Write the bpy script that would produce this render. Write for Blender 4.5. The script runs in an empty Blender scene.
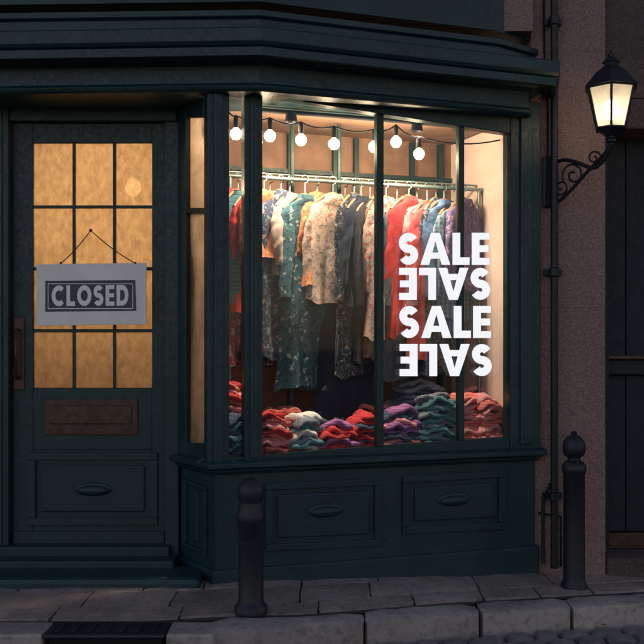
import bpy, bmesh, math, random
from mathutils import Vector, noise
random.seed(7)
sc=bpy.context.scene
CX,CY,CZ=0.0,-5.0,1.25
def ray(px,py): return Vector(((px-322)/1000,1,(340-py)/1000))
CAM=Vector((CX,CY,CZ))
class Plane:
    def __init__(s,A,B):
        s.A=Vector((A[0],A[1],0)); d=Vector((B[0]-A[0],B[1]-A[1],0)).normalized()
        s.d=d; s.n=Vector((d.y,-d.x,0))
    def p(s,px,py,back=0):
        r=ray(px,py); t=(s.n.dot(s.A-CAM)-back)/s.n.dot(r)
        return CAM+r*t
pa=(-0.77,.35); pb=(-0.535,0.0); pc=(1.19,.6)
F=Plane(pb,pc); S=Plane(pa,pb); D=Plane((-2,.35),(2,.35)); W=Plane((-2,.62),(2,.62)); N=Plane((-2,.8),(2,.8))
def g(x): return .015-.055*max(-.36,min(2.2,x))
def GR(px,py):
    r=ray(px,py); t=4.5
    for _ in range(20):
        t=(g(r.x*t)-CZ)/r.z
    return CAM+r*t
# ---------------------------------------------------------------- materials
def newmat(name):
    m=bpy.data.materials.new(name); m.use_nodes=True
    nt=m.node_tree; nt.nodes.clear()
    o=nt.nodes.new('ShaderNodeOutputMaterial')
    return m,nt,o
def nd(nt,t,**k):
    n=nt.nodes.new(t)
    for a,b in k.items():
        if a in n.inputs: n.inputs[a].default_value=b
        else: setattr(n,a,b)
    return n
def ramp(nt,fac,stops,interp='LINEAR'):
    r=nt.nodes.new('ShaderNodeValToRGB'); r.color_ramp.interpolation=interp
    e=r.color_ramp.elements
    while len(e)<len(stops): e.new(0.5)
    for i,(p,c) in enumerate(stops):
        e[i].position=p; e[i].color=(c[0],c[1],c[2],1) if not isinstance(c,(int,float)) else (c,c,c,1)
    nt.links.new(fac,r.inputs[0]); return r.outputs[0]
def coords(nt,scale=(1,1,1)):
    tc=nt.nodes.new('ShaderNodeTexCoord'); mp=nt.nodes.new('ShaderNodeMapping')
    mp.inputs['Scale'].default_value=scale
    nt.links.new(tc.outputs['Object'],mp.inputs[0]); return mp.outputs[0]
def noi(nt,v,scale,detail=6,rough=.6):
    n=nd(nt,'ShaderNodeTexNoise',Scale=scale,Detail=detail,Roughness=rough)
    nt.links.new(v,n.inputs['Vector']); return n.outputs['Fac']
def mix(nt,f,a,b,blend='MIX'):
    m=nt.nodes.new('ShaderNodeMixRGB'); m.blend_type=blend
    for i,x in zip((0,1,2),(f,a,b)):
        if isinstance(x,(int,float)): m.inputs[i].default_value=x if i==0 else (x,x,x,1)
        elif isinstance(x,(tuple,list)): m.inputs[i].default_value=(*x[:3],1)
        else: nt.links.new(x,m.inputs[i])
    return m.outputs[0]
def bump(nt,h,strength=.3,dist=.01,nrm=None):
    b=nd(nt,'ShaderNodeBump',Strength=strength,Distance=dist); nt.links.new(h,b.inputs['Height'])
    if nrm: nt.links.new(nrm,b.inputs['Normal'])
    return b.outputs[0]
def princ(nt,o,col,rough,nrm=None,metal=0,spec=.5,sheen=0):
    b=nt.nodes.new('ShaderNodeBsdfPrincipled')
    for nm,x in (('Base Color',col),('Roughness',rough),('Metallic',metal),('Specular IOR Level',spec),('Sheen Weight',sheen)):
        if isinstance(x,(int,float)): b.inputs[nm].default_value=x
        elif isinstance(x,(tuple,list)): b.inputs[nm].default_value=(*x[:3],1)
        else: nt.links.new(x,b.inputs[nm])
    if nrm: nt.links.new(nrm,b.inputs['Normal'])
    nt.links.new(b.outputs[0],o.inputs[0]); return b
def paint(name,c,c2,rough=.38):
    m,nt,o=newmat(name); v=coords(nt)
    n1=noi(nt,v,3,8,.65); n2=noi(nt,v,45,5,.7)
    vs=coords(nt,(30,30,2)); n3=noi(nt,vs,2,4,.6)
    col=ramp(nt,n1,[(.3,c),(.7,c2)])
    chips=ramp(nt,n2,[(.62,0),(.68,1)])
    chf=mix(nt,1,chips,ramp(nt,n1,[(.48,0),(.6,.6)]),'MULTIPLY')
    col=mix(nt,chf,col,(.07,.095,.10))
    n4=noi(nt,v,14,4,.7)
    rg=ramp(nt,n2,[(.3,rough-.12),(.7,rough+.2)])
    nr=bump(nt,n3,.3,.005); nr=bump(nt,n2,.25,.004,nr); nr=bump(nt,n4,.15,.01,nr)
    princ(nt,o,col,rg,nr,0,.42); return m
TEAL=paint('teal_paint',(.005,.025,.030),(.012,.046,.052),.36)
TEALD=paint('teal_paint_door',(.006,.026,.031),(.013,.043,.048),.4)
GREEN=paint('dark_green_paint',(.006,.028,.026),(.012,.042,.038),.4)
BLUEG=paint('neighbour_paint',(.006,.009,.016),(.014,.018,.030),.6)
IRON=paint('cast_iron',(.006,.009,.015),(.012,.016,.025),.42)
def stone(name,c1,c2,c3,brick=True):
    m,nt,o=newmat(name); v=coords(nt)
    a=noi(nt,v,2.2,6,.6); b=noi(nt,v,60,5,.8); c=noi(nt,v,150,2,.7)
    vo=nd(nt,'ShaderNodeTexVoronoi',Scale=85.0); nt.links.new(v,vo.inputs['Vector'])
    col=ramp(nt,a,[(.3,c1),(.7,c2)])
    col=mix(nt,ramp(nt,b,[(.42,0),(.62,.8)]),col,c3)
    col=mix(nt,ramp(nt,c,[(.48,0),(.66,.75)]),col,(c1[0]*.25,c1[1]*.22,c1[2]*.25))
    nr=bump(nt,b,.9,.03); nr=bump(nt,vo.outputs['Distance'],.6,.01,nr)
    if brick:
        sw=nt.nodes.new('ShaderNodeTexCoord'); sx=nt.nodes.new('ShaderNodeSeparateXYZ'); cb=nt.nodes.new('ShaderNodeCombineXYZ')
        nt.links.new(sw.outputs['Object'],sx.inputs[0]); nt.links.new(sx.outputs[0],cb.inputs[0]); nt.links.new(sx.outputs[2],cb.inputs[1])
        br=nd(nt,'ShaderNodeTexBrick',Scale=1.0); br.inputs['Brick Width'].default_value=1.6; br.inputs['Row Height'].default_value=.72
        br.inputs['Mortar Size'].default_value=.006; br.inputs['Mortar Smooth'].default_value=.9
        wob=nd(nt,'ShaderNodeTexNoise',Scale=9.0); nt.links.new(cb.outputs[0],wob.inputs['Vector'])
        w2=nt.nodes.new('ShaderNodeVectorMath'); w2.operation='SCALE'; w2.inputs['Scale'].default_value=.02; nt.links.new(wob.outputs['Color'],w2.inputs[0])
        w3=nt.nodes.new('ShaderNodeVectorMath'); nt.links.new(cb.outputs[0],w3.inputs[0]); nt.links.new(w2.outputs[0],w3.inputs[1])
        nt.links.new(w3.outputs[0],br.inputs['Vector'])
        col=mix(nt,mix(nt,1,br.outputs['Fac'],.3,'MULTIPLY'),col,(c1[0]*.4,c1[1]*.4,c1[2]*.4))
        inv=nt.nodes.new('ShaderNodeInvert'); nt.links.new(br.outputs['Fac'],inv.inputs[1])
        nr=bump(nt,inv.outputs[0],.3,.006,nr)
    princ(nt,o,col,.85,nr); return m
STONE=stone('pink_granite',(.40,.24,.21),(.50,.32,.28),(.62,.46,.42))
STONED=stone('dark_stone',(.12,.085,.08),(.18,.125,.12),(.24,.18,.165))
def pavemat(name,c1,c2,c3,r=.6):
    m,nt,o=newmat(name); v=coords(nt)
    a=noi(nt,v,2.5,7,.65); b=noi(nt,v,28,6,.7); c=noi(nt,v,120,3,.7)
    gi=nt.nodes.new('ShaderNodeNewGeometry')
    col=ramp(nt,a,[(.32,c1),(.5,c2),(.68,c3)])
    col=mix(nt,.5,col,ramp(nt,gi.outputs['Random Per Island'],[(0,c1),(.5,c2),(1,c3)]))
    col=mix(nt,ramp(nt,b,[(.50,0),(.72,.65)]),col,(.06,.046,.044))
    col=mix(nt,ramp(nt,c,[(.6,0),(.75,.5)]),col,(.45,.38,.34))
    rg=ramp(nt,a,[(.42,r-.3),(.62,r+.15)])
    nr=bump(nt,b,.5,.010); nr=bump(nt,c,.35,.004,nr)
    princ(nt,o,col,rg,nr); return m
PAVE=pavemat('flagstone',(.20,.155,.14),(.31,.245,.22),(.42,.335,.30),.44)
KERB=pavemat('kerb_stone',(.26,.23,.22),(.36,.315,.295),(.46,.40,.37),.5)
COB=pavemat('cobble_stone',(.09,.085,.09),(.15,.14,.145),(.22,.195,.195),.36)
DIRT=pavemat('dirt_joint',(.03,.027,.025),(.04,.035,.03),(.05,.045,.04),.8)
def simple(name,c,rough=.5,metal=0,ns=20,var=.3,b=.15,em=0):
    m,nt,o=newmat(name); v=coords(nt); n=noi(nt,v,ns,5,.6)
    col=ramp(nt,n,[(.3,[x*(1-var) for x in c]),(.7,[min(1,x*(1+var*.6)) for x in c])])
    p=princ(nt,o,col,rough,bump(nt,n,b,.004),metal)
    if em: p.inputs['Emission Color'].default_value=(1,1,1,1); p.inputs['Emission Strength'].default_value=em
    return m
BRONZE=simple('aged_bronze',(.075,.036,.028),.36,.3,25,.5)
WHITE=simple('white_card',(.86,.82,.81),.55,0,6,.08,.05)
PLATE=simple('sign_plate',(.03,.045,.06),.4,0,15,.2)
LETTER=simple('white_letter_paint',(.9,.88,.88),.5,0,5,.02,.0)
SALEM=simple('vinyl_added_glow',(.92,.92,.92),.5,0,5,.02,.0,.72)  # plain white vinyl; emission added so the letters look brighter
PLASTER=simple('cream_plaster',(.74,.58,.52),.85,0,7,.12,.2)
BACKW=simple('tan_backdrop',(.24,.14,.09),.8,0,5,.4,.2)
ROOMW=simple('room_wall',(.6,.42,.26),.85,0,4,.3,.2)
WOOD=simple('display_wood',(.30,.17,.12),.5,0,12,.4,.2)
RAIL=simple('rail_metal',(.22,.32,.30),.38,.6,30,.2,.1)
CORD=simple('cord',(.10,.06,.04),.8)
HANG=simple('hanger_wood',(.32,.15,.07),.45,0,20,.3)
DARK=simple('drain_dark',(.008,.008,.009),.9)
LEAD=simple('lead_flashing',(.035,.045,.055),.5,.2,8,.3,.3)
def glassmat():
    m,nt,o=newmat('window_glass')
    t=nd(nt,'ShaderNodeBsdfTransparent'); t.inputs[0].default_value=(.97,.98,.97,1)
    gl=nd(nt,'ShaderNodeBsdfGlossy',Roughness=.03)
    v=coords(nt); n=noi(nt,v,3,2,.5); nt.links.new(bump(nt,n,.05,.02),gl.inputs['Normal'])
    fr=nd(nt,'ShaderNodeFresnel',IOR=1.33); mx=nt.nodes.new('ShaderNodeMixShader')
    nt.links.new(fr.outputs[0],mx.inputs[0]); nt.links.new(t.outputs[0],mx.inputs[1]); nt.links.new(gl.outputs[0],mx.inputs[2])
    nt.links.new(mx.outputs[0],o.inputs[0]); return m
GLASS=glassmat()
def frosted(name,c1,c2,sc=8,tr=.12,streak=False):
    m,nt,o=newmat(name); v=coords(nt,(1,1,.6) if streak else (1,1,1)); n=noi(nt,v,sc,9,.75); n2=noi(nt,v,120,2,.6)
    col=ramp(nt,n,[(.34,c1),(.62,c2)])
    nr=bump(nt,n2,.6,.004)
    a=nt.nodes.new('ShaderNodeBsdfTranslucent'); nt.links.new(col,a.inputs[0]); nt.links.new(nr,a.inputs['Normal'])
    t=nt.nodes.new('ShaderNodeBsdfTransparent'); nt.links.new(col,t.inputs[0])
    m1=nt.nodes.new('ShaderNodeMixShader'); m1.inputs[0].default_value=tr
    nt.links.new(a.outputs[0],m1.inputs[1]); nt.links.new(t.outputs[0],m1.inputs[2])
    gl=nd(nt,'ShaderNodeBsdfGlossy',Roughness=.25); nt.links.new(nr,gl.inputs['Normal'])
    fr=nd(nt,'ShaderNodeFresnel',IOR=1.45); m2=nt.nodes.new('ShaderNodeMixShader')
    nt.links.new(fr.outputs[0],m2.inputs[0]); nt.links.new(m1.outputs[0],m2.inputs[1]); nt.links.new(gl.outputs[0],m2.inputs[2])
    nt.links.new(m2.outputs[0],o.inputs[0]); return m
DGLASS=frosted('frosted_door_glass',(.60,.47,.32),(.80,.67,.48),34,.2,True)
SGLASS=frosted('frosted_side_glass',(.6,.5,.4),(.8,.7,.6),6,.2)
LGLASS=frosted('lantern_glass',(.30,.26,.19),(.40,.36,.29),6,.5)
def emit(name,c,s):
    m,nt,o=newmat(name); e=nd(nt,'ShaderNodeEmission',Strength=s); e.inputs[0].default_value=(*c,1)
    nt.links.new(e.outputs[0],o.inputs[0]); return m
BULB=emit('bulb_glow',(1,.82,.6),14); LBULB=emit('lantern_bulb',(1,.88,.7),34)
def fabric(name,base,c2,c3,kind='floral',scale=14,seed=0):
    m,nt,o=newmat(name)
    tc=nt.nodes.new('ShaderNodeTexCoord'); mp=nt.nodes.new('ShaderNodeMapping')
    mp.inputs['Location'].default_value=(seed*1.7,seed*.9,seed*2.3)
    nt.links.new(tc.outputs['Object'],mp.inputs[0]); v=mp.outputs[0]
    if kind=='floral':
        wob=nd(nt,'ShaderNodeTexNoise',Scale=scale*1.5,Detail=3.0); nt.links.new(v,wob.inputs['Vector'])
        vm=nt.nodes.new('ShaderNodeVectorMath'); vm.operation='SCALE'; vm.inputs['Scale'].default_value=.06; nt.links.new(wob.outputs['Color'],vm.inputs[0])
        va=nt.nodes.new('ShaderNodeVectorMath'); nt.links.new(v,va.inputs[0]); nt.links.new(vm.outputs[0],va.inputs[1])
        vo=nd(nt,'ShaderNodeTexVoronoi',Scale=float(scale)); nt.links.new(va.outputs[0],vo.inputs['Vector'])
        v2=nd(nt,'ShaderNodeTexVoronoi',Scale=float(scale*2.3)); nt.links.new(va.outputs[0],v2.inputs['Vector'])
        col=mix(nt,ramp(nt,v2.outputs['Distance'],[(.28,1),(.34,0)]),base,c3)
        cc=mix(nt,ramp(nt,vo.outputs['Color'],[(.35,0),(.4,1)]),c2,c3)
        col=mix(nt,ramp(nt,vo.outputs['Distance'],[(.3,1),(.4,0)]),col,cc)
    elif kind=='stripe':
        w=nd(nt,'ShaderNodeTexWave',Scale=float(scale),Distortion=1.2,bands_direction='Z'); nt.links.new(v,w.inputs['Vector'])
        col=ramp(nt,w.outputs['Fac'],[(.25,base),(.45,c2),(.6,c2),(.8,c3)])
    elif kind=='check':
        a=nd(nt,'ShaderNodeTexWave',Scale=float(scale),bands_direction='Z'); b=nd(nt,'ShaderNodeTexWave',Scale=float(scale),bands_direction='X')
        nt.links.new(v,a.inputs['Vector']); nt.links.new(v,b.inputs['Vector'])
        col=mix(nt,ramp(nt,a.outputs['Fac'],[(.45,0),(.55,.8)]),base,c2)
        col=mix(nt,ramp(nt,b.outputs['Fac'],[(.45,0),(.55,.6)]),col,c3)
    else:
        n=noi(nt,v,scale,6,.7); col=ramp(nt,n,[(.35,base),(.5,c2),(.65,c3)])
    k=nd(nt,'ShaderNodeTexWave',Scale=60.0,Distortion=2.0,bands_direction='DIAGONAL'); nt.links.new(v,k.inputs['Vector'])
    n3=noi(nt,v,25,4,.6)
    nr=bump(nt,n3,.4,.014); nr=bump(nt,k.outputs['Fac'],.35,.003,nr)
    princ(nt,o,col,.85,nr,0,.2,.1); return m
# ---------------------------------------------------------------- mesh helpers
def empty(name):
    e=bpy.data.objects.new(name,None); sc.collection.objects.link(e); return e
def mesh(name,verts,faces,mat,parent=None,bev=0,smooth=False,mats=None,fm=None):
    me=bpy.data.meshes.new(name); me.from_pydata([tuple(v) for v in verts],[],faces); 
    bm=bmesh.new(); bm.from_mesh(me); bmesh.ops.recalc_face_normals(bm,faces=bm.faces); bm.to_mesh(me); bm.free()
    ob=bpy.data.objects.new(name,me); sc.collection.objects.link(ob)
    for m in (mats or [mat]): me.materials.append(m)
    if fm:
        for p,i in zip(me.polygons,fm): p.material_index=i
    if smooth:
        for p in me.polygons: p.use_smooth=True
    if bev:
        b=ob.modifiers.new('b','BEVEL'); b.width=bev; b.segments=2; b.limit_method='ANGLE'; b.angle_limit=.6
    if parent: ob.parent=parent
    return ob
def prism(name,pl,pts,f,b,mat,parent=None,bev=.004):
    base=[pl.p(x,y) for x,y in pts]; n=len(base)
    vs=[p+pl.n*f for p in base]+[p-pl.n*b for p in base]
    fs=[tuple(range(n)),tuple(range(2*n-1,n-1,-1))]+[(i,i+n,(i+1)%n+n,(i+1)%n) for i in range(n)]
    return mesh(name,vs,fs,mat,parent,bev)
def rect(name,pl,x0,y0,x1,y1,f,b,mat,parent=None,bev=.004):
    return prism(name,pl,[(x0,y1),(x1,y1),(x1,y0),(x0,y0)],f,b,mat,parent,bev)
def bar(name,pl,x0,t0,b0,x1,t1,b1,f,b,mat,parent=None,bev=.004):
    return prism(name,pl,[(x0,b0),(x1,b1),(x1,t1),(x0,t0)],f,b,mat,parent,bev)
def box(name,x0,y0,z0,x1,y1,z1,mat,parent=None,bev=0):
    vs=[(x,y,z) for z in (z0,z1) for y in (y0,y1) for x in (x0,x1)]
    fs=[(0,1,3,2),(4,6,7,5),(0,4,5,1),(2,3,7,6),(0,2,6,4),(1,5,7,3)]
    return mesh(name,vs,fs,mat,parent,bev)
def poly(name,pts,z0,z1,mat,parent=None,bev=0):
    n=len(pts); vs=[(x,y,z0) for x,y in pts]+[(x,y,z1) for x,y in pts]
    fs=[tuple(range(n)),tuple(range(n,2*n))]+[(i,(i+1)%n,(i+1)%n+n,i+n) for i in range(n)]
    return mesh(name,vs,fs,mat,parent,bev)
def sweep(name,path,prof,mat,parent=None,bev=.004,close=True):
    P=[Vector((p[0],p[1],0)) for p in path]; ns=[]
    for i in range(len(P)):
        ds=[]
        if i>0: ds.append((P[i]-P[i-1]).normalized())
        if i<len(P)-1: ds.append((P[i+1]-P[i]).normalized())
        nn=[Vector((d.y,-d.x,0)) for d in ds]
        if len(nn)==2:
            m=(nn[0]+nn[1]).normalized(); m=m/max(.35,m.dot(nn[0]))
        else: m=nn[0]
        ns.append(m)
    k=len(prof); vs=[]
    for p,n in zip(P,ns):
        for (o,z) in prof: vs.append(p+n*o+Vector((0,0,z)))
    fs=[]
    for i in range(len(P)-1):
        for j in range(k): fs.append((i*k+j,i*k+(j+1)%k,(i+1)*k+(j+1)%k,(i+1)*k+j))
    fs.append(tuple(range(k))); fs.append(tuple(reversed(range((len(P)-1)*k,len(P)*k))))
    return mesh(name,vs,fs,mat,parent,bev)
def tube(name,pts,r,mat,parent=None,seg=10,cyc=False):
    cu=bpy.data.curves.new(name,'CURVE'); cu.dimensions='3D'; cu.bevel_depth=r; cu.bevel_resolution=3; cu.use_fill_caps=True
    s=cu.splines.new('POLY'); s.points.add(len(pts)-1); s.use_cyclic_u=cyc
    for q,p in zip(s.points,pts): q.co=(*p,1)
    o=bpy.data.objects.new(name,cu); sc.collection.objects.link(o); cu.materials.append(mat)
    bpy.context.view_layer.update()
    dg=bpy.context.evaluated_depsgraph_get(); me=bpy.data.meshes.new_from_object(o.evaluated_get(dg))
    bpy.data.objects.remove(o); ob=bpy.data.objects.new(name,me); sc.collection.objects.link(ob)
    for p in me.polygons: p.use_smooth=True
    if not me.materials: me.materials.append(mat)
    if parent: ob.parent=parent
    return ob
def lathe(name,prof,c,mat,parent=None,seg=32,smooth=True):
    vs=[];fs=[];k=len(prof)
    for r,z in prof:
        for s in range(seg):
            a=2*math.pi*s/seg; vs.append((c[0]+r*math.cos(a),c[1]+r*math.sin(a),c[2]+z))
    for i in range(k-1):
        for s in range(seg): fs.append((i*seg+s,i*seg+(s+1)%seg,(i+1)*seg+(s+1)%seg,(i+1)*seg+s))
    fs.append(tuple(range(seg))); fs.append(tuple(range((k-1)*seg,k*seg)))
    o=mesh(name,vs,fs,mat,parent)
    if smooth:
        for p in o.data.polygons: p.use_smooth=len(p.vertices)==4
        b=o.modifiers.new('e','EDGE_SPLIT'); b.split_angle=.75
    return o
def ellipsoid(name,c,axes,mat,parent=None,seg=20,rings=12,pw=1.0):
    vs=[];fs=[]
    ax=[Vector(a) for a in axes]; c=Vector(c)
    f=lambda t:math.copysign(abs(t)**pw,t)
    for i in range(rings+1):
        ph=math.pi*i/rings-math.pi/2
        for s in range(seg):
            a=2*math.pi*s/seg
            vs.append(c+ax[0]*f(math.cos(ph))*f(math.cos(a))+ax[1]*f(math.cos(ph))*f(math.sin(a))+ax[2]*f(math.sin(ph)))
    for i in range(rings):
        for s in range(seg): fs.append((i*seg+s,i*seg+(s+1)%seg,(i+1)*seg+(s+1)%seg,(i+1)*seg+s))
    return mesh(name,vs,fs,mat,parent,0,True)
# ---------------------------------------------------------------- shop
shop=empty('shop_building')
T=lambda x:97+(x-262)*.153
B=lambda x:455-(x-262)*.074
path=[pa,pb,pc,(1.32,.95)]
sweep('stallriser',path,[(0,-.25),(0,.60),(-.05,.60),(-.05,-.25)],TEAL,shop,0)
sweep('plinth',path,[(.022,-.25),(.022,.085),(.012,.10),(-.02,.10),(-.02,-.25)],TEAL,shop)
sweep('sill',path,[(-.06,.612),(.035,.602),(.062,.612),(.062,.632),(.05,.642),(.02,.652),(-.06,.662)],TEAL,shop,.003)
sweep('sill_mould',path,[(-.02,.575),(.014,.575),(.03,.590),(.034,.6005),(-.02,.6005)],TEAL,shop,.002)
def panel(pl,x0,x1,t0,t1,b0,b1,parent,knob=None,w=7,mat=None):
    mat=mat or TEAL
    lt=lambda x:t0+(t1-t0)*(x-x0)/(x1-x0); lb=lambda x:b0+(b1-b0)*(x-x0)/(x1-x0)
    bar('panel_top',pl,x0,t0,t0+w,x1,t1,t1+w,.016,.01,mat,parent)
    bar('panel_bottom',pl,x0,b0-w,b0,x1,b1-w,b1,.0155,.01,mat,parent)
    bar('panel_left',pl,x0,t0+w,b0-w,x0+w,lt(x0+w)+w,lb(x0+w)-w,.0165,.01,mat,parent)
    bar('panel_right',pl,x1-w,lt(x1-w)+w,lb(x1-w)-w,x1,t1+w,b1-w,.0165,.01,mat,parent)
    i=w+5
    bar('panel_field',pl,x0+i,lt(x0+i)+i,lb(x0+i)-i,x1-i,lt(x1-i)+i,lb(x1-i)-i,.011,.01,mat,parent,.009)
    if knob:
        c=pl.p(*knob)+pl.n*.018
        ellipsoid('oval_pull',c,[pl.d*.085,pl.n*.022,Vector((0,0,.028))],mat,parent)
        c2=pl.p(knob[0],knob[1]-1)+pl.n*.012
        ellipsoid('oval_pull_rim',c2,[pl.d*.10,pl.n*.01,Vector((0,0,.037))],mat,parent)
panel(F,265,381,483,478,551,546,shop,(325,511))
panel(F,402,505,476,470,534,529,shop,(453,500))
panel(S,184,208,478,487,545,556,shop,None,4)
rect('corner_post',F,206,84,228,466,.03,.05,TEAL,shop,.006)
rect('corner_post_bead',F,212,92,222,462,.042,.0,TEAL,shop,.006)
rect('mullion',F,243,84,261,464,.032,.04,TEAL,shop,.006)
rect('mullion_bead',F,248,90,256,458,.043,.0,TEAL,shop,.006)
bar('end_post',F,508,100,452,538,104,451,.03,.06,TEAL,shop,.006)
bar('end_post_bead',F,517,110,444,529,112,443,.044,.0,TEAL,shop,.006)
bar('head_rail',F,228,70,T(228),243,70,T(243),.028,.04,TEAL,shop)
bar('head_rail_main',F,261,70,T(261),508,90,T(508),.028,.04,TEAL,shop)
bar('bottom_rail',F,228,B(228),468,243,B(243),468,.02,.04,TEAL,shop)
bar('bottom_rail_main',F,261,B(261),468,508,B(508),455,.02,.04,TEAL,shop)
for i,(x0,x1) in enumerate(((376,383),(458,463.5))):
    bar('glazing_bar',F,x0,T(x0),B(x0),x1,T(x1),B(x1),.012,.03,GREEN,shop,.003)
bar('glass_front',F,261,T(261),B(261),508,T(508),B(508),-.008,.012,GLASS,shop,0)
bar('glass_narrow',F,228,T(228),B(228),243,T(243),B(243),-.008,.012,GLASS,shop,0)
rect('side_post',S,177,90,189,462,.02,.05,TEAL,shop)
rect('side_head',S,189,80,206,118,.018,.04,TEAL,shop)
rect('side_bottom',S,189,443,206,470,.018,.04,TEAL,shop)
rect('side_glass',S,189,118,208,443,-.008,.012,SGLASS,shop,0)
rect('side_transom',S,189,208,208,213,.014,.03,TEAL,shop)
Lc=(-4.5,-.02); Cc=(-.285,-.25); Rc=(1.27,.33); Ec=(1.36,.75)
cp=[Lc,Cc,Rc,Ec]
sweep('frieze',cp,[(-.6,2.475),(-.17,2.475),(-.155,2.485),(-.15,2.50),(-.165,2.515),(-.165,2.60),(-.125,2.615),(-.115,2.628),(-.6,2.628)],TEAL,shop,.002)
sweep('cornice',cp,[(-.6,2.63),(-.06,2.63),(-.045,2.645),(-.012,2.66),(0,2.675),(0,2.735),(-.015,2.745),(-.6,2.83)],TEAL,shop,.003)
sweep('cornice_drip',cp,[(-.05,2.61),(-.02,2.61),(-.02,2.652),(-.05,2.652)],TEAL,shop,.002)
cp2=[(-4.5,.12),(-.31,-.05),(.95,.42),(1.2,.62)]
sweep('upper_fascia',cp2,[(-.4,2.74),(0,2.74),(0,2.84),(.02,2.85),(.02,2.88),(-.4,2.93)],TEAL,shop,.003)
sweep('upper_board',cp2,[(-.4,2.935),(-.03,2.935),(-.03,3.2),(-.4,3.25)],TEAL,shop,.003)
# door
rect('door_jamb',D,-14,96,12,560,.06,.05,TEAL,shop,.006)
rect('door_jamb_bead',D,0,110,6,556,.07,.0,TEAL,shop,.004)
rect('pilaster',D,-120,96,-15,600,.10,.05,TEAL,shop,.006)
rect('pilaster_panel',D,-100,130,-35,520,.115,.0,TEAL,shop,.01)
rect('door_head',D,12,96,178,123,.05,.05,TEAL,shop,.006)
rect('door_jamb',D,166,123,180,560,.045,.05,TEAL,shop,.006)
rect('door_stile',D,12.5,123,33,545,.0,.05,TEALD,shop)
rect('door_stile',D,152,123,165.5,545,.0,.05,TEALD,shop)
rect('door_top_rail',D,33,123,152,143,-.001,.05,TEALD,shop)
rect('door_lock_rail',D,33,388,152,450,-.001,.05,TEALD,shop)
rect('door_lower',D,33,450,152,545,-.003,.05,TEALD,shop)
rect('door_weather_bar',D,14,531,165,543,.022,.0,TEALD,shop)
for x in (72,112.5): rect('door_muntin',D,x,143,x+3,388,-.008,.03,TEALD,shop,.002)
for y in (205,267,329): rect('door_muntin_bar',D,33,y,152,y+3,-.0095,.03,TEALD,shop,.002)
rect('door_glass',D,33,143,152,388,-.022,.026,DGLASS,shop,0)
panel(D,28,158,452,452,525,525,shop,(94,490),8,TEALD)
rect('letter_slot',D,45,399,138,435,.010,0,BRONZE,shop,.006)
rect('letter_flap',D,51,405,132,424,.018,0,BRONZE,shop,.005)
rect('handle_plate',D,13.5,317,25,390,.01,0,BRONZE,shop,.005)
h0=D.p(19,330)+Vector((0,-.012,0)); h1=D.p(19,378)+Vector((0,-.012,0))
tube('door_handle',[h0,h0+Vector((0,-.04,0)),h1+Vector((0,-.04,0)),h1],.009,BRONZE,shop)
# steps
steps=empty('door_steps')
box('threshold',-1.72,.24,.0,-.80,.36,.166,TEAL,steps,.01)
box('upper_step',-1.72,.12,.0,-.76,.30,.118,TEAL,steps,.012)
box('lower_step',-1.95,-.10,-.05,-.60,.20,.082,TEAL,steps,.03)
# walls
box('wall_pier',1.17,.62,-.3,1.595,1.0,6.2,STONE,shop,.01)
box('wall_upper',-5,.5,2.95,1.16,.9,6.2,STONE,shop)
box('wall_left_pier',-5,.34,-.3,-2.37,.9,2.46,STONE,shop)
# room
fpoly=[(-2.95,.42),(-.79,.42),(-.50,.10),(1.10,.66),(1.10,3.25),(-2.95,3.25)]
poly('room_floor',fpoly,-.05,.15,WOOD,shop)
poly('room_ceiling',fpoly,2.48,2.62,BACKW,shop)
box('room_back',-3,3.26,-.05,1.2,3.4,2.6,ROOMW,shop)
box('room_left',-3.1,.36,-.05,-2.96,3.25,2.6,ROOMW,shop)
box('room_right',1.12,1.01,-.1,1.2,3.25,2.6,ROOMW,shop)
box('roof',-5.2,.3,6.2,3.2,8,6.4,LEAD,shop)
def fp(u,back,z):
    q=Vector((pb[0],pb[1],0))+F.d*u-F.n*back; return Vector((q.x,q.y,z))
def slab(name,u0,b0,u1,b1,z0,z1,mat,parent=shop):
    vs=[fp(u,b,z) for z in (z0,z1) for b in (b0,b1) for u in (u0,u1)]
    fs=[(0,1,3,2),(4,6,7,5),(0,4,5,1),(2,3,7,6),(0,2,6,4),(1,5,7,3)]
    return mesh(name,vs,fs,mat,parent)
UL=(Vector(pc)-Vector(pb)).length
slab('display_floor',.02,.045,UL-.02,.78,.56,.664,WOOD)
slab('display_back',.12,.78,UL-.0,.82,.3,2.48,BACKW)
slab('display_side',UL-.13,.052,UL-.09,.779,.665,2.475,PLASTER)
for px in (290,335,356,412,440):
    q=F.p(px,200,.76); u=(q-Vector((pb[0],pb[1],0))).dot(F.d)
    slab('back_muntin',u-.014,.745,u+.014,.779,.665,2.47,GREEN)
for z in (1.35,1.95,2.25):
    slab('back_rail',.14,.75,UL-.14,.778,z-.012,z+.012,GREEN)
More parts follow.
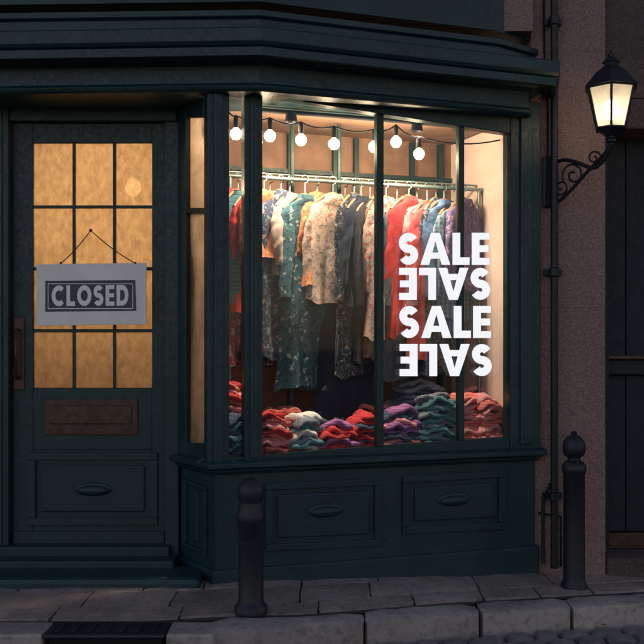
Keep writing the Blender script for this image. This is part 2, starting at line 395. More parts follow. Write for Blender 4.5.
# ---------------------------------------------------------------- letters
def ribbon(pts,t,closed=False):
    out=[];n=len(pts)
    P=[Vector(p) for p in pts]; L=[];R=[]
    for i in range(n):
        a=P[(i-1)%n] if (closed or i>0) else P[i]; b=P[(i+1)%n] if (closed or i<n-1) else P[i]
        d=(b-a).normalized(); nn=Vector((-d.y,d.x)); L.append(P[i]+nn*t/2); R.append(P[i]-nn*t/2)
    m=n if closed else n-1
    for i in range(m):
        j=(i+1)%n; out.append([L[i],L[j],R[j],R[i]])
    return out
def arc(cx,cy,rx,ry,a0,a1,n=20):
    return [(cx+rx*math.cos(math.radians(a0+(a1-a0)*i/n)),cy+ry*math.sin(math.radians(a0+(a1-a0)*i/n))) for i in range(n+1)]
def letter(c,t=.23):
    q=lambda x0,y0,x1,y1:[Vector((x0,y0)),Vector((x1,y0)),Vector((x1,y1)),Vector((x0,y1))]
    h=t/2
    if c=='L': return [q(0,0,t,1),q(t,0,.56,t*.9)],.56
    if c=='E': return [q(0,0,t,1),q(t,0,.58,t*.85),q(t,.5-t*.42,.55,.5+t*.42),q(t,1-t*.85,.58,1)],.58
    if c=='A':
        W_=.98;s=t*1.12;m=W_/2;ia=.74;yb0,yb1=.19,.19+t*.75
        xe=lambda y:s+(m-s)*y/ia
        l=[Vector((0,0)),Vector((s,0)),Vector((m,ia)),Vector((m,1)),Vector((m-s*.5,1))]
        r=[Vector((W_-p.x,p.y)) for p in reversed(l)]
        cb=[Vector((xe(yb0),yb0)),Vector((W_-xe(yb0),yb0)),Vector((W_-xe(yb1),yb1)),Vector((xe(yb1),yb1))]
        return [l,r,cb],W_
    if c=='S':
        ry=(1-t)/4; rx=.32-h
        pts=arc(.32,1-h-ry,rx,ry,28,270,18)+arc(.32,h+ry,rx,ry,90,-152,18)[1:]
        return ribbon(pts,t),.64
    if c=='O': return ribbon(arc(.47,.5,.47-h,.5-h,0,360,40)[:-1],t,True),.94
    if c=='C': return ribbon(arc(.47,.5,.47-h,.5-h,48,312,32),t),.82
    if c=='D':
        return [q(0,0,t,1)]+ribbon([(t,1-h)]+arc(.36,.5,.42-h,.5-h,90,-90,20)+[(t,h)],t),.78
def word(s,t=.23,gap=.085):
    polys=[];x=0
    for c in s:
        ps,w=letter(c,t); polys+=[[Vector((p.x+x,p.y)) for p in pp] for pp in ps]; x+=w+gap
    return polys,x-gap
def place(name,polys,mapf,mat,parent):
    vs=[];fs=[]
    for pp in polys:
        k=len(vs); vs+=[mapf(p.x,p.y) for p in pp]; fs.append(tuple(range(k,k+len(pp))))
    return mesh(name,vs,fs,mat,parent)
sale=empty('sale_sign')
polys,wd=word('SALE',.255,.07)
rows=[(233,265,0),(268,300,1),(306,338,0),(344,376,1)]
for i,(y0,y1,fl) in enumerate(rows):
    x0,x1=397.5+i*.3,488+i*.8
    def mf(u,v):
        a=u/wd; b=v
        if fl: a=1-a; b=1-b
        return F.p(x0+(x1-x0)*a,y1+(y0-y1)*b)+F.n*.016
    place('sale_lettering',polys,mf,SALEM,sale)
cs=empty('closed_sign')
prism('sign_board',D,[(39,326),(148,324.5),(148,263.5),(39,265)],.050,-.042,WHITE,cs,.002)
prism('sign_plate',D,[(48,312),(138,311),(137,280.5),(48,281.5)],.053,-.050,PLATE,cs,.0015)
for (x0,y0,x1,y1) in ((50.5,284,134.5,284.7),(50.5,308.5,135,309.2),(50.5,284.7,51.2,308.5),(134.3,284.7,135,308.5)):
    rect('plate_border',D,x0,y0,x1,y1,.0542,-.0532,LETTER,cs,0)
polys2,wd2=word('CLOSED',.24,.14)
place('closed_lettering',polys2,lambda u,v:D.p(54.5+76*u/wd2,306.5-20.5*v-.6*u/wd2)+D.n*.055,LETTER,cs)
s0=D.p(63,264)+D.n*.046; s1=D.p(92,231)+D.n*.03; s2=D.p(137,264)+D.n*.046
def sag(a,b,n=8,s=.012): return [a.lerp(b,i/n)+Vector((0,0,-s*4*(i/n)*(1-i/n))) for i in range(n+1)]
tube('sign_cord',sag(s0,s1)+sag(s1,s2)[1:],.0028,CORD,cs)
ellipsoid('sign_hook',s1,[(.009,0,0),(0,.012,0),(0,0,.009)],BRONZE,cs)
for s in (s0,s2): ellipsoid('cord_knot',s,[(.006,0,0),(0,.006,0),(0,0,.008)],CORD,cs)
# ---------------------------------------------------------------- string lights
def plight(name,loc,e,col,parent,size=.03):
    l=bpy.data.lights.new(name,'POINT'); l.energy=e; l.color=col; l.shadow_soft_size=size
    lo=bpy.data.objects.new(name,l); lo.location=loc; sc.collection.objects.link(lo); lo.parent=parent
sl=empty('string_lights')
bulbs=[(236,134),(270,136),(301,140),(334,144),(374,147),(396,142),(419,154)]
bp=[F.p(x,y,.14) for x,y in bulbs]
tops=[b+Vector((0,0,.095)) for b in bp]
wire=[F.p(226,106,.14)]
for t in tops: wire+=sag(wire[-1],t,6,.02)[1:]
wire+=sag(wire[-1],F.p(500,140,.14),8,.03)[1:]
tube('cable',wire,.004,DARK,sl)
for i,(b,t) in enumerate(zip(bp,tops)):
    lathe('bulb_socket',[(.011,.030),(.013,.035),(.013,.085),(.007,.095)],b,DARK,sl,12)
    lathe('bulb',[(.002,-.031),(.016,-.028),(.027,-.014),(.031,0),(.027,.016),(.015,.027),(.011,.032)],b,BULB,sl,20)
    if i in (1,3,4,6): plight('bulb_light',b+Vector((0,0,-.01))-F.n*.045,11,(1,.74,.48),sl)
# unseen spots added to brighten the clothes, with invented fittings inside the glass
tr=empty('added_fill_light')
ta=fp(.25,.16,2.455); tb=fp(UL-.25,.16,2.455)
tube('added_track',[ta,tb],.012,DARK,tr)
for t,en in ((.15,85),(.7,80)):
    q=ta.lerp(tb,t)
    lathe('added_spot_head',[(.02,0),(.028,-.01),(.034,-.05),(.03,-.05),(.02,-.02)],(q.x,q.y,q.z),IRON,tr,16)
    l=bpy.data.lights.new('fill_spot','SPOT'); l.energy=en; l.color=(1,.81,.63); l.spot_size=math.radians(104); l.spot_blend=1; l.shadow_soft_size=.04
    lo=bpy.data.objects.new('fill_spot',l); lo.location=(q.x,q.y,q.z-.055); lo.parent=tr; sc.collection.objects.link(lo)
    tgt=fp(.25+(UL-.5)*(t+.05),.24,.8); lo.rotation_euler=(Vector(lo.location)-tgt).to_track_quat('Z','Y').to_euler()
pend=empty('pendant_lamp')
x,y,z=(-1.2,1.35,2.25)
tube('pendant_cord',[(x,y,2.48),(x,y,z+.08)],.004,DARK,pend)
lathe('pendant_cap',[(.02,.1),(.03,.09),(.05,.05),(.045,.05),(.028,.08)],(x,y,z-.01),IRON,pend)
ellipsoid('pendant_bulb',(x,y,z-.03),[(.05,0,0),(0,.05,0),(0,0,.06)],BULB,pend)
plight('pendant_light',(x,y,z-.15),72,(1,.74,.47),pend,.08)
# ---------------------------------------------------------------- clothes rack & garments
rack=empty('clothes_rack')
RB=.36
r0=F.p(224,179,RB); r1=F.p(484,187,RB)
rz=(r0.z+r1.z)/2; r0.z=rz; r1.z=rz
tube('rail',[r0,r1],.011,RAIL,rack)
tube('rail_back',[r0-F.n*.07+Vector((0,0,.035)),r1-F.n*.07+Vector((0,0,.035))],.006,RAIL,rack)
for px in (292,339):
    q=F.p(px,180,.42); tube('upright',[(q.x,q.y,.665),(q.x,q.y,2.47)],.012,GREEN,rack)
for t in (.02,.98):
    q=r0.lerp(r1,t); tube('end_upright',[(q.x,q.y,.665),(q.x,q.y,rz)],.01,RAIL,rack)
def garment(name,px,length,w,flare,yaw,sl_len,mat,seed,back=RB,tk=.034,drop=.06,tilt=0):
    rnd=random.Random(seed)
    q=F.p(px,185,back)
    o=Vector((q.x,q.y,rz-drop))
    wa=Vector((math.cos(yaw),math.sin(yaw),0)); ta=Vector((-wa.y,wa.x,0))
    vs=[];fs=[]; seg=80
    ring=[(0,.050,.036,.020),(0,.054,.040,.0),(.0,.066,.042,-.014),(0,.12,tk*.85,-.040),(0,w*.42,tk*.9,-.068),(0,w*.47,tk,-.10),(0,w*.48,tk,-.14)]
    nrow=34
    for i in range(1,nrow+1):
        v=i/nrow
        ring.append((v,w*.48*(1-.12*math.sin(v*2.4))+flare*v*v,tk*(1+.45*v),-.14-(length-.14)*v))
    ph=[rnd.uniform(0,6.28) for _ in range(8)]
    k1,k2,k3=rnd.uniform(22,32),rnd.uniform(42,60),rnd.uniform(80,110)
    for (v,a,b,z) in ring:
        am=.002+.017*min(1,v*1.5)
        for s in range(seg):
            th=2*math.pi*s/seg
            ct=math.cos(th); st=math.sin(th)
            x=a*math.copysign(abs(ct)**.75,ct)
            y=b*math.copysign(abs(st)**.6,st)
            sg=1 if st>0 else -1
            xs=x/(1+flare*v*1.5)
            fo=am*(math.sin(k1*xs+ph[0]+sg*1.1+v*.8)+.6*math.sin(k2*xs+ph[1]+sg-v*1.6)+.25*math.sin(k3*xs+ph[2]+3*v))
            nz=noise.noise(Vector((x*9+seed,z*4,sg*3)))*.022*(.25+v)
            hz=(math.sin(3*th+ph[3])*.012+math.sin(7*th+ph[4])*.006)*v
            vs.append(o+wa*(x+nz*.6+tilt*v)+ta*(y+fo*(1-.35*abs(ct))+nz)+Vector((0,0,z+hz)))
    n=len(ring)
    for i in range(n-1):
        for s in range(seg): fs.append((i*seg+s,i*seg+(s+1)%seg,(i+1)*seg+(s+1)%seg,(i+1)*seg+s))
    if sl_len>0:
        for sd in (-1,1):
            k0=len(vs); sg=20; nr=26; an=rnd.uniform(.0,.10); fw=rnd.uniform(-.10,.10)
            for i in range(nr+1):
                v=i/nr; rr=.045*(1-.30*v)*(.5+.5*min(1,v*5))
                c=o+wa*sd*(w*.46-.030+an*v*sl_len+.012*math.sin(v*4+ph[2]))+ta*(fw*v*sl_len)+Vector((0,0,-.085-sl_len*v))
                for s in range(sg):
                    th=2*math.pi*s/sg
                    m=1+.22*math.sin(3*th+v*3+ph[5])+.06*math.sin(v*22+th*2+ph[1])+.04*math.sin(v*41+th*3+ph[6])
                    vs.append(c+wa*math.cos(th)*rr*m+ta*math.sin(th)*rr*.7*m)
            for i in range(nr):
                for s in range(sg): fs.append((k0+i*sg+s,k0+i*sg+(s+1)%sg,k0+(i+1)*sg+(s+1)%sg,k0+(i+1)*sg+s))
    e=mesh(name,vs,fs,mat,None,0,True)
    hk=[o+Vector((0,0,.0)),o+Vector((0,0,drop-.022))]
    ang=[(.022*math.cos(a),.022*math.sin(a)) for a in [math.radians(x) for x in range(-90,151,30)]]
    hk+=[o+wa*c+Vector((0,0,drop+s)) for c,s in ang]
    tube('hanger_hook',hk,.0035,RAIL,e)
    sh=[o+wa*x*w*.40+Vector((0,0,-.004-.06*x*x+.03*(1-abs(x)))) for x in [i/6 for i in range(-6,7)]]
    tube('hanger_bar',sh,.009,HANG,e)
    return e
fabs={
 'rust':fabric('fab_rust',(.50,.13,.045),(.60,.2,.08),(.4,.08,.04),'plain',12,1),
 'orange':fabric('fab_orange',(.52,.18,.08),(.6,.34,.18),(.34,.08,.04),'floral',24,21),
 'redteal':fabric('fab_redteal',(.28,.04,.05),(.04,.14,.18),(.5,.32,.25),'floral',22,2),
 'tealrib':fabric('fab_tealrib',(.03,.12,.15),(.06,.2,.24),(.02,.06,.09),'stripe',14,22),
 'navyflo':fabric('fab_navyflo',(.04,.05,.09),(.5,.24,.22),(.16,.24,.27),'floral',24,3),
 'brownflo':fabric('fab_brownflo',(.10,.055,.05),(.46,.28,.23),(.06,.11,.15),'floral',26,4),
 'tealflo':fabric('fab_tealflo',(.04,.11,.13),(.36,.40,.36),(.015,.04,.06),'floral',34,5),
 'cream':fabric('fab_cream',(.56,.41,.33),(.42,.16,.09),(.22,.2,.17),'floral',30,6),
 'cream2':fabric('fab_cream2',(.42,.33,.28),(.37,.28,.23),(.46,.37,.32),'plain',14,26),
 'navy':fabric('fab_navy',(.010,.014,.032),(.015,.022,.045),(.006,.009,.02),'plain',6,7),
 'black':fabric('fab_black',(.012,.012,.017),(.02,.02,.026),(.03,.03,.036),'plain',9,8),
 'blackflo':fabric('fab_blackflo',(.015,.018,.028),(.30,.19,.19),(.08,.13,.17),'floral',32,38),
 'brown':fabric('fab_brown',(.15,.08,.06),(.2,.11,.08),(.10,.05,.035),'plain',9,9),
 'creamflo':fabric('fab_creamflo',(.46,.34,.29),(.13,.21,.25),(.40,.10,.09),'floral',30,10),
 'red':fabric('fab_red',(.46,.020,.022),(.57,.035,.03),(.33,.014,.018),'plain',7,11),
 'coral':fabric('fab_coral',(.50,.07,.06),(.40,.04,.04),(.56,.13,.10),'plain',9,12),
 'pinkp':fabric('fab_pink',(.50,.17,.19),(.55,.24,.24),(.42,.12,.15),'plain',9,23),
 'denim':fabric('fab_denim',(.05,.10,.19),(.08,.15,.26),(.035,.07,.14),'plain',14,13),
 'tealch':fabric('fab_tealcheck',(.05,.18,.21),(.025,.07,.11),(.28,.2,.25),'check',11,14),
 'purple':fabric('fab_purple',(.14,.09,.19),(.4,.24,.33),(.05,.06,.13),'floral',34,15),
 'bluefl':fabric('fab_blueflo',(.05,.09,.17),(.38,.38,.42),(.02,.04,.09),'floral',30,25),
 'grey':fabric('fab_grey',(.07,.08,.10),(.05,.055,.07),(.12,.13,.15),'plain',10,16),
}
y=math.radians
G=[('blouse',228,.95,.34,.04,y(60),.42,'redteal',.38),('shirt',238,.60,.36,.02,y(62),.42,'tealrib',.38),
('blouse',248,.62,.34,.02,y(62),.3,'red',.38),('blouse',258,.40,.36,.0,y(60),.3,'rust',.36),
('blouse',264,.36,.32,.02,y(45),.22,'orange',.33),('dress',270,.92,.34,.03,y(36),.5,'brownflo',.38),('shirt',281,.90,.36,.03,y(48),.52,'navyflo',.37),('blouse',290,.42,.34,.0,y(60),.3,'cream2',.38),
('dress',305,1.04,.36,.04,y(36),.46,'tealflo',.33),('shirt',317,.5,.34,.02,y(62),.3,'orange',.38),('blouse',333,.58,.36,.04,y(30),.36,'cream',.32),
('dress',345,1.30,.36,.07,y(36),.5,'navy',.38),('coat',354,1.0,.34,.04,y(55),.5,'blackflo',.36),('blouse',361,.6,.34,.02,y(55),.4,'navy',.35),('cardigan',370,.9,.36,.02,y(55),.5,'black',.36),
('dress',378,.9,.34,.04,y(60),.42,'brown',.38),('blouse',386,.78,.36,.04,y(50),.44,'creamflo',.34),('coat',397,1.0,.34,.05,y(58),.5,'grey',.37),('dress',409,.78,.38,.03,y(44),.48,'red',.34),
('blouse',417,.6,.34,.03,y(60),.4,'pinkp',.38),('dress',427,.90,.36,.05,y(52),.46,'coral',.36),('coat',436,1.0,.34,.04,y(55),.5,'blackflo',.37),('denim_shirt',444,.74,.36,.02,y(40),.46,'denim',.34),
('shirt',453,.66,.36,.02,y(50),.44,'tealch',.35),('blouse',464,.52,.34,.03,y(42),.36,'purple',.33)]
for i,(nm,px,ln,w,fl,yw,sl_,fb,bk_) in enumerate(G):
    garment(nm,px,ln,w,fl,yw,sl_,fabs[fb],20+i,drop=.085+.012*(i%3),back=bk_)
def stack(name,px,wpx,topy,back,colors,seed,dp=.2):
    rnd=random.Random(seed); c=F.p(px,430,back); d=(c-CAM).y
    w=wpx/1000*d; H=max(.06,(CZ+(340-topy)/1000*d)-.665); n=max(3,round(H/.026)); h=H/n
    vs=[];fs=[];fm=[]
    for k in range(n):
        ww=w/2*rnd.uniform(.84,1.06)*(1-.30*(k/n)**2); dd=dp/2*rnd.uniform(.85,1.1)*(1-.2*(k/n)**2); ya=rnd.uniform(-.25,.25)
        ox=rnd.uniform(-.018,.018); oy=rnd.uniform(-.015,.015); z0=.665+h*(k+.5)
        wa=(F.d*math.cos(ya)+F.n*math.sin(ya)); da=(-F.n*math.cos(ya)+F.d*math.sin(ya))
        k0=len(vs); seg=64; rings=10; p1=rnd.uniform(0,6); p2=rnd.uniform(0,6); tl=rnd.uniform(-.25,.25)
        for i in range(rings+1):
            ph=math.pi*i/rings-math.pi/2; cp_=math.cos(ph)**.5 if 0<i<rings else 0.0; sp=math.copysign(abs(math.sin(ph))**.8,math.sin(ph))
            for s in range(seg):
                a=2*math.pi*s/seg; f=lambda t:math.copysign(abs(t)**.6,t)
                x=ww*cp_*f(math.cos(a)); yy=dd*cp_*f(math.sin(a))
                sagz=-1.0*h*(abs(x/ww)**2.5)+.4*h*math.sin(x*38+p1)+.3*h*math.sin(yy*30+p2)+tl*h*x/ww+.22*h*math.sin(x*90+yy*40+p2)
                if k==0: sagz=max(sagz,-.1*h)
                m=1+.05*math.sin(5*a+p1)+.035*math.sin(11*a+p2)+.03*math.sin(23*a+p1)
                nz=noise.noise(Vector((x*16+seed,yy*16,k*3)))*.016
                vs.append(Vector((c.x,c.y,0))+wa*(x*m+ox+nz)+da*(yy*m+oy+nz)+Vector((0,0,z0+sp*h*.66+sagz+nz*.6)))
        for i in range(rings):
            for s in range(seg):
                fs.append((k0+i*seg+s,k0+i*seg+(s+1)%seg,k0+(i+1)*seg+(s+1)%seg,k0+(i+1)*seg+s)); fm.append(k%len(colors))
    mesh(name,vs,fs,None,None,0,True,[knits[c_] for c_ in colors],fm)
def knit(name,a,b,c,sc_=22,seed=0): return fabric('knit_'+name,a,b,c,'stripe',sc_,seed)
knits={
 'red':knit('red',(.6,.04,.05),(.75,.08,.08),(.38,.02,.03),24,1),'coral':knit('coral',(.78,.2,.15),(.85,.36,.3),(.58,.1,.1),20,2),
 'pink':knit('pink',(.78,.32,.34),(.85,.5,.48),(.62,.18,.22),26,3),'teal':knit('teal',(.10,.27,.30),(.22,.44,.45),(.04,.13,.17),34,4),
 'white':knit('white',(.7,.68,.64),(.48,.58,.58),(.78,.74,.68),22,5),'purple':knit('purple',(.38,.12,.36),(.58,.28,.5),(.16,.06,.22),22,6),
 'grey':knit('grey',(.2,.24,.3),(.40,.43,.48),(.10,.13,.18),36,7),'navy':knit('navy',(.05,.08,.15),(.11,.17,.27),(.03,.04,.08),22,8),
 'rust':knit('rust',(.6,.2,.09),(.7,.33,.18),(.38,.1,.05),24,9)}
S_=[('folded_sweaters',226,44,380,.30,['rust','red','pink']),('folded_sweaters',236,30,416,.13,['navy','teal']),
('folded_sweaters',280,58,408,.34,['red','coral','red']),('folded_sweaters',270,42,414,.14,['coral','red','pink']),
('folded_sweaters',302,40,414,.16,['white','teal','grey']),('folded_sweaters',336,50,422,.17,['red','purple','red']),('folded_sweaters',325,48,410,.38,['navy','grey']),
('folded_sweaters',364,40,414,.19,['red','navy','red']),('folded_sweaters',397,54,408,.18,['purple','pink','navy','purple']),('folded_sweaters',368,54,406,.42,['red','coral']),
('folded_sweaters',418,70,380,.46,['grey','navy','grey']),('folded_sweaters',435,48,394,.16,['teal','grey','teal']),
('folded_sweaters',464,46,394,.22,['pink','coral','pink']),('folded_sweaters',486,34,396,.16,['coral','pink']),('folded_sweaters',474,52,388,.46,['pink','rust'])]
for i,(nm,px,w,ty,bk,co) in enumerate(S_): stack(nm,px,w,ty,bk,co,50+i)
# ---------------------------------------------------------------- wall lantern
lan=empty('wall_lantern')
LC=CAM+ray(611,100)*5.25
lx,ly=LC.x,LC.y
zz=lambda py:CZ+(340-py)/1000*5.25
def hexring(r,z,n=6,ph=.26): return [Vector((lx+r*math.cos(ph+2*math.pi*i/n),ly+r*math.sin(ph+2*math.pi*i/n),z)) for i in range(n)]
def frustum(name,r0_,z0,r1_,z1,mat,cap=True):
    a=hexring(r0_,z0);b=hexring(r1_,z1); fs=[(i,(i+1)%6,(i+1)%6+6,i+6) for i in range(6)]
    if cap: fs+=[(5,4,3,2,1,0),(6,7,8,9,10,11)]
    return mesh(name,a+b,fs,mat,lan)
zb,zt=zz(129),zz(88)
frustum('panes',.078,zb,.128,zt,LGLASS,False)
for a,b in zip(hexring(.080,zb),hexring(.131,zt)): tube('rib',[a,b],.0065,IRON,lan)
tube('top_ring',hexring(.133,zt),.009,IRON,lan,cyc=True)
tube('bottom_ring',hexring(.081,zb),.008,IRON,lan,cyc=True)
frustum('base_pan',.035,zb-.035,.08,zb-.002,IRON)
frustum('roof_lower',.152,zt,.085,zz(73),IRON)
frustum('roof_upper',.08,zz(73)+.001,.045,zz(67),IRON)
frustum('chimney',.035,zz(67)+.001,.04,zz(63),IRON)
lathe('finial',[(.045,0),(.03,.02),(.012,.03),(.016,.04),(.01,.055),(.002,.07)],(lx,ly,zz(63)+.001),IRON,lan,16)
ellipsoid('lantern_bulb',(lx,ly,zz(110)),[(.036,0,0),(0,.036,0),(0,0,.055)],LBULB,lan)
plight('lantern_light',(lx,ly,zz(108)),26,(1,.80,.58),lan,.04)
w0=W.p(553,185); w0.y=.605
def bk(s,py):
    a=Vector((w0.x,w0.y,0)); b=Vector((lx,ly,0)); q=a.lerp(b,s)
    d=q.y+5; return Vector((q.x,q.y,CZ+(340-py)/1000*d))
tube('stem',[bk(1,145),Vector((lx,ly,zb-.03))],.014,IRON,lan)
lathe('stem_collar',[(.014,0),(.028,.008),(.028,.018),(.014,.03)],(lx,ly,zb-.075),IRON,lan,16)
def smooth(pts,n=6):
    out=[];P=[pts[0]]+pts+[pts[-1]]
    for i in range(1,len(P)-2):
        for k in range(n):
            t=k/n;a,b,c,d=P[i-1:i+3]
            out.append(.5*((2*b)+(c-a)*t+(2*a-5*b+4*c-d)*t*t+(3*b-a-3*c+d)*t**3))
    out.append(pts[-1]); return out
tube('main_arm',smooth([bk(0,163),bk(.2,160),bk(.45,163),bk(.7,168),bk(.88,160),bk(1,144)]),.011,IRON,lan)
tube('lower_arm',smooth([bk(0,203),bk(.15,199),bk(.4,185),bk(.6,172),bk(.8,160),bk(1,146)]),.010,IRON,lan)
def spiral(s0,y0,r,turns,sd,ph):
    pts=[]
    for i in range(26):
        t=i/25; rr=r*(1-t*.8); a=ph+sd*turns*6.28*t
        pts.append(bk(s0+rr*math.cos(a)/62,y0+rr*math.sin(a)))
    return pts
tube('scroll',spiral(.36,175,13,1.4,1,2.6),.006,IRON,lan)
tube('scroll_small',spiral(.72,158,8,1.3,-1,.5),.005,IRON,lan)
tube('scroll_wall',spiral(.14,187,9,1.3,-1,3.0),.005,IRON,lan)
rect('wall_plate',W,542,157,558,208,.02,-.002,IRON,lan,.008)
tube('plate_curl',smooth([bk(0,158),bk(-.1,155),bk(-.12,165),bk(-.05,172)]),.006,IRON,lan)
# drainpipe
dp=empty('drainpipe')
q=W.p(552,300); X0=q.x; Y0=.565
tube('pipe',[(X0,Y0,-.02),(X0,Y0,6.1)],.021,IRON,dp)
for z in (.35,1.6,3.0):
    lathe('collar',[(.022,0),(.029,.006),(.029,.05),(.022,.056)],(X0,Y0,z),IRON,dp,20)
    box('clip',X0-.05,.59,z+.01,X0+.05,.618,z+.045,IRON,dp,.003)
tube('small_pipe',smooth([Vector((X0-.055,.60,.0)),Vector((X0-.055,.60,.35)),Vector((X0-.04,.58,.4)),Vector((X0-.02,.57,.45))]),.010,IRON,dp)
tube('cable',[(X0+.05,.612,-.02),(X0+.05,.612,.26),(X0-.08,.612,.28)],.006,DARK,dp)
tube('upper_cable',smooth([Vector((X0-.05,.60,3.2)),Vector((X0-.045,.60,2.8)),Vector((X0-.03,.59,2.5)),Vector((X0-.035,.60,2.0))]),.006,DARK,dp)
# ---------------------------------------------------------------- neighbouring building
nb=empty('neighbouring_building')
box('wall_upper',1.60,.66,2.62,5,1.3,6.2,STONED,nb)
box('lintel',1.60,.63,2.44,3.4,1.3,2.61,STONED,nb,.01)
box('wall_far',3.3,.66,-.3,5,1.3,2.435,STONED,nb)
box('back',1.60,1.0,-.3,3.29,1.3,2.43,BLUEG,nb)
box('door_frame',1.60,.78,-.2,1.66,.99,2.43,BLUEG,nb,.005)
for i in range(12):
    x=1.665+i*.13; box('plank',x,.9+random.uniform(0,.004),.12,x+.126,.99,1.04,BLUEG,nb,.006)
    box('plank_upper',x,.9+random.uniform(0,.004),1.14,x+.126,.99,2.43,BLUEG,nb,.006)
box('mid_rail',1.665,.86,1.045,3.29,.99,1.135,BLUEG,nb,.008)
box('mid_ledge',1.665,.83,1.137,3.29,.99,1.16,BRONZE,nb,.004)
box('base_step',1.60,.62,-.3,3.3,.99,.02,STONED,nb,.015)
box('base_rail',1.665,.87,.022,3.29,.99,.118,BRONZE,nb,.006)
# ---------------------------------------------------------------- ground
inn=[GR(-50,619),GR(150,619),GR(300,613),GR(450,601),GR(644,590)]
out=[GR(-50,634),GR(150,636),GR(300,629),GR(450,616),GR(644,604)]
def ext(L):
    a=L[0]+(L[0]-L[1])*4; b=L[-1]+(L[-1]-L[-2])*5
    return [a]+L+[b]
inn=ext(inn); out=ext(out)
def interp(L,x):
    if x<=L[0].x: return L[0].y
    for a,b in zip(L,L[1:]):
        if x<=b.x: return a.y+(b.y-a.y)*(x-a.x)/(b.x-a.x)
    return L[-1].y
KI=lambda x:interp(inn,x); KO=lambda x:min(interp(out,x),KI(x)-.14)
xs=[-120,-8,-4,-2,-1,-.36,0,.5,1,1.5,2.2,4,8,120]
vs=[];fs=[]
for x in xs:
    for yv in (-120,-6,-3,-1.5,3,120): vs.append((x,yv,g(x)-.135))
for i in range(len(xs)-1):
    for j in range(5): fs.append((i*6+j,(i+1)*6+j,(i+1)*6+j+1,i*6+j+1))
mesh('ground',vs,fs,DIRT)
xs=[-8+.25*i for i in range(65)]; vs=[];fs=[]
for x in xs: vs+=[(x,KI(x)-.04,g(x)-.012),(x,KI(x)+3,g(x)-.012)]
for i in range(len(xs)-1): fs.append((2*i,2*i+2,2*i+3,2*i+1))
pav=empty('pavement')
mesh('pavement_bed',vs,fs,DIRT,pav)
def blocks(name,rows_,xr,lenr,yf,mat,topz,depth,gap,bev,parent=None,jz=.004,dome=0,skip=None,seed=1,nz=.005):
    rnd=random.Random(seed); vs=[];fs=[]
    for (o0,o1) in rows_:
        x=xr[0]+rnd.uniform(0,lenr[1])
        while x<xr[1]:
            L=rnd.uniform(*lenr); x0=x+gap/2;x1=x+L-gap/2; x+=L
            if skip and skip(x0,x1): continue
            j=[rnd.uniform(-jz,jz) for _ in range(4)]; s=rnd.uniform(-gap,gap)*.5
            k=len(vs)
            NX=8;NY=6
            for a in range(NX):
                for b in range(NY):
                    u=a/(NX-1);v=b/(NY-1)
                    xx=x0+(x1-x0)*u; o=o0+gap/2+(o1-o0-gap)*v
                    edge=(a in(0,NX-1))or(b in(0,NY-1)); corner=(a in(0,NX-1))and(b in(0,NY-1))
                    z=g(xx)+topz+(j[0]*(1-u)*(1-v)+j[1]*u*(1-v)+j[2]*(1-u)*v+j[3]*u*v)+dome*(1-(2*u-1)**2)*(1-(2*v-1)**2)
                    z+=noise.noise(Vector((xx*11,o*11,seed)))*nz
                    if edge: z-=bev*.6
                    if corner: z-=bev*.6; xx+=(.5-u)*bev*1.2; o+=(.5-v)*bev*1.2
                    vs.append((xx+s*.2+rnd.uniform(-1,1)*gap*.35,yf(xx)+o+rnd.uniform(-1,1)*gap*.35,z))
            per=[(a,0) for a in range(NX)]+[(NX-1,b) for b in range(1,NY)]+[(a,NY-1) for a in range(NX-2,-1,-1)]+[(0,b) for b in range(NY-2,0,-1)]
            k2=len(vs)
            for a,b in per:
                t=vs[k+a*NY+b]; vs.append((t[0],t[1],t[2]-depth))
            for a in range(NX-1):
                for b in range(NY-1): fs.append((k+a*NY+b,k+(a+1)*NY+b,k+(a+1)*NY+b+1,k+a*NY+b+1))
            for i in range(len(per)):
                a,b=per[i];c,d=per[(i+1)%len(per)]
                fs.append((k+a*NY+b,k+c*NY+d,k2+(i+1)%len(per),k2+i))
    ob=mesh(name,vs,fs,mat,parent,0)
    for p in ob.data.polygons: p.use_smooth=True
    m=ob.modifiers.new('e','EDGE_SPLIT'); m.split_angle=1.0
    return ob
rws=[];o=0.005
for dpt in (.20,.30,.26,.34,.3,.3,.3,.3): rws.append((o,o+dpt)); o+=dpt
blocks('flagstones',rws,(-7,7),(.28,.62),KI,PAVE,0,.06,.008,.004,pav,.004,seed=3,nz=.007)
ix0,ix1=GR(52,630).x,GR(163,630).x
kb=blocks('kerb',[(0,.2)],(-7,ix0-.01),(.55,.95),lambda x:KO(x),KERB,.008,.3,.008,.014,None,.004,seed=5,skip=lambda a,b:b>ix0,nz=.010)
blocks('kerb_stones',[(0,.2)],(ix1+.01,7),(.35,.7),lambda x:KO(x),KERB,.008,.3,.008,.014,kb,.005,seed=8,nz=.010)
gi=empty('storm_drain')
ym=KO((ix0+ix1)/2)
gz=g(-.7)
box('iron_top',ix0-.02,ym+.0,gz-.02,ix1+.02,ym+.19,gz+.004,IRON,gi,.012)
for i in range(7):
    xx=ix0+(ix1-ix0)*(i+.5)/7; box('grate_rib',xx-.012,ym+.03,gz+.005,xx+.012,ym+.16,gz+.010,IRON,gi,.002)
box('dark_throat',ix0,ym+.03,gz-.3,ix1,ym+.18,gz-.022,DARK,gi)
box('cheek_a',ix0-.3,ym+.005,gz-.3,ix0-.022,ym+.19,gz+.004,KERB,gi,.012)
box('cheek_b',ix1+.022,ym+.005,gz-.3,ix1+.22,ym+.19,gz+.004,KERB,gi,.012)
rows2=[(-.115*(i+1),-.115*i) for i in range(22)]
blocks('cobbled_road',rows2,(-5,5),(.12,.19),KO,COB,-.105,.06,.014,.012,None,.008,.018,seed=9)
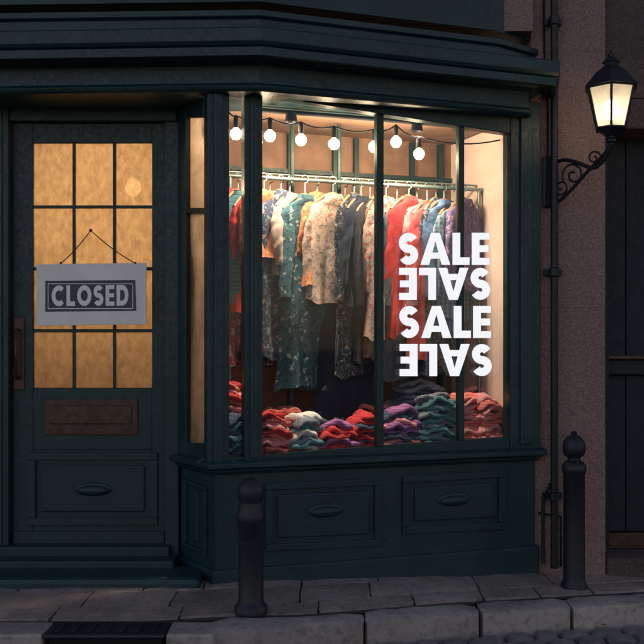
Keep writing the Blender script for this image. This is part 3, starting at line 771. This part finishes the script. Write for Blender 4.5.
# ---------------------------------------------------------------- bollards
b1=GR(251,612); lathe('bollard',[(.075,0),(.075,.03),(.062,.045),(.056,.06),(.056,.40),(.062,.41),(.064,.425),(.064,.445),(.056,.46),(.056,.475),(.052,.49),(.052,.50),(.058,.515),(.060,.545),(.054,.575),(.036,.597),(.012,.606)],(b1.x,b1.y,g(b1.x)-.003),IRON)
b2=GR(574,587); lathe('bollard',[(.068,0),(.068,.02),(.060,.035),(.057,.05),(.056,.30),(.056,.60),(.062,.61),(.064,.63),(.062,.65),(.05,.665),(.034,.675),(.034,.69),(.05,.70),(.058,.72),(.06,.745),(.054,.775),(.038,.797),(.02,.806),(.014,.812),(.018,.82),(.006,.83)],(b2.x,b2.y,g(b2.x)-.003),IRON)
vs=[];fs=[];rnd=random.Random(4)
for i in range(160):
    x=rnd.uniform(-2.2,2.2); yv=KO(x)+rnd.choice([rnd.uniform(-.5,0),rnd.uniform(0,1.2)]); z=g(x)+(.014 if yv>KO(x) else -.075)
    if yv>.0+max(0,(x+.5)*.35)-.15: continue
    a=rnd.uniform(0,6.28); s=rnd.uniform(.006,.016); k=len(vs)
    for t,r in ((0,1.3),(1.2,.6),(3.14,1.2),(4.9,.7)): vs.append((x+s*r*math.cos(a+t),yv+s*r*math.sin(a+t),z+rnd.uniform(0,.008)))
    fs.append((k,k+1,k+2,k+3))
mesh('fallen_leaves',vs,fs,simple('leaf',(.2,.1,.04),.8,0,30,.5))
# ---------------------------------------------------------------- world, sun, camera
w=bpy.data.worlds.new('World'); sc.world=w; w.use_nodes=True; nt=w.node_tree
bg=nt.nodes['Background']; sky=nt.nodes.new('ShaderNodeTexSky'); sky.sky_type='NISHITA'; sky.sun_disc=False
sky.sun_elevation=math.radians(22); sky.sun_rotation=math.radians(30)
tint=mix(nt,1,sky.outputs[0],(1.28,.98,.88),'MULTIPLY')
nt.links.new(tint,bg.inputs[0]); bg.inputs[1].default_value=.15
s=bpy.data.lights.new('sun','SUN'); s.energy=.3; s.angle=math.radians(12); s.color=(1,.82,.72)
so=bpy.data.objects.new('sun',s); sc.collection.objects.link(so)
az=math.radians(30); el=math.radians(22)
dirv=Vector((math.sin(az)*math.cos(el),math.cos(az)*math.cos(el),math.sin(el)))
so.rotation_euler=dirv.to_track_quat('Z','Y').to_euler()
cam=bpy.data.cameras.new('cam'); co=bpy.data.objects.new('camera',cam); sc.collection.objects.link(co)
co.location=CAM; co.rotation_euler=(math.pi/2,0,0); cam.lens=36*1000/644; cam.sensor_width=36; cam.shift_y=18/644; cam.clip_end=500
sc.camera=co
sc.view_settings.view_transform='Standard'; sc.view_settings.look='None'; sc.view_settings.exposure=0
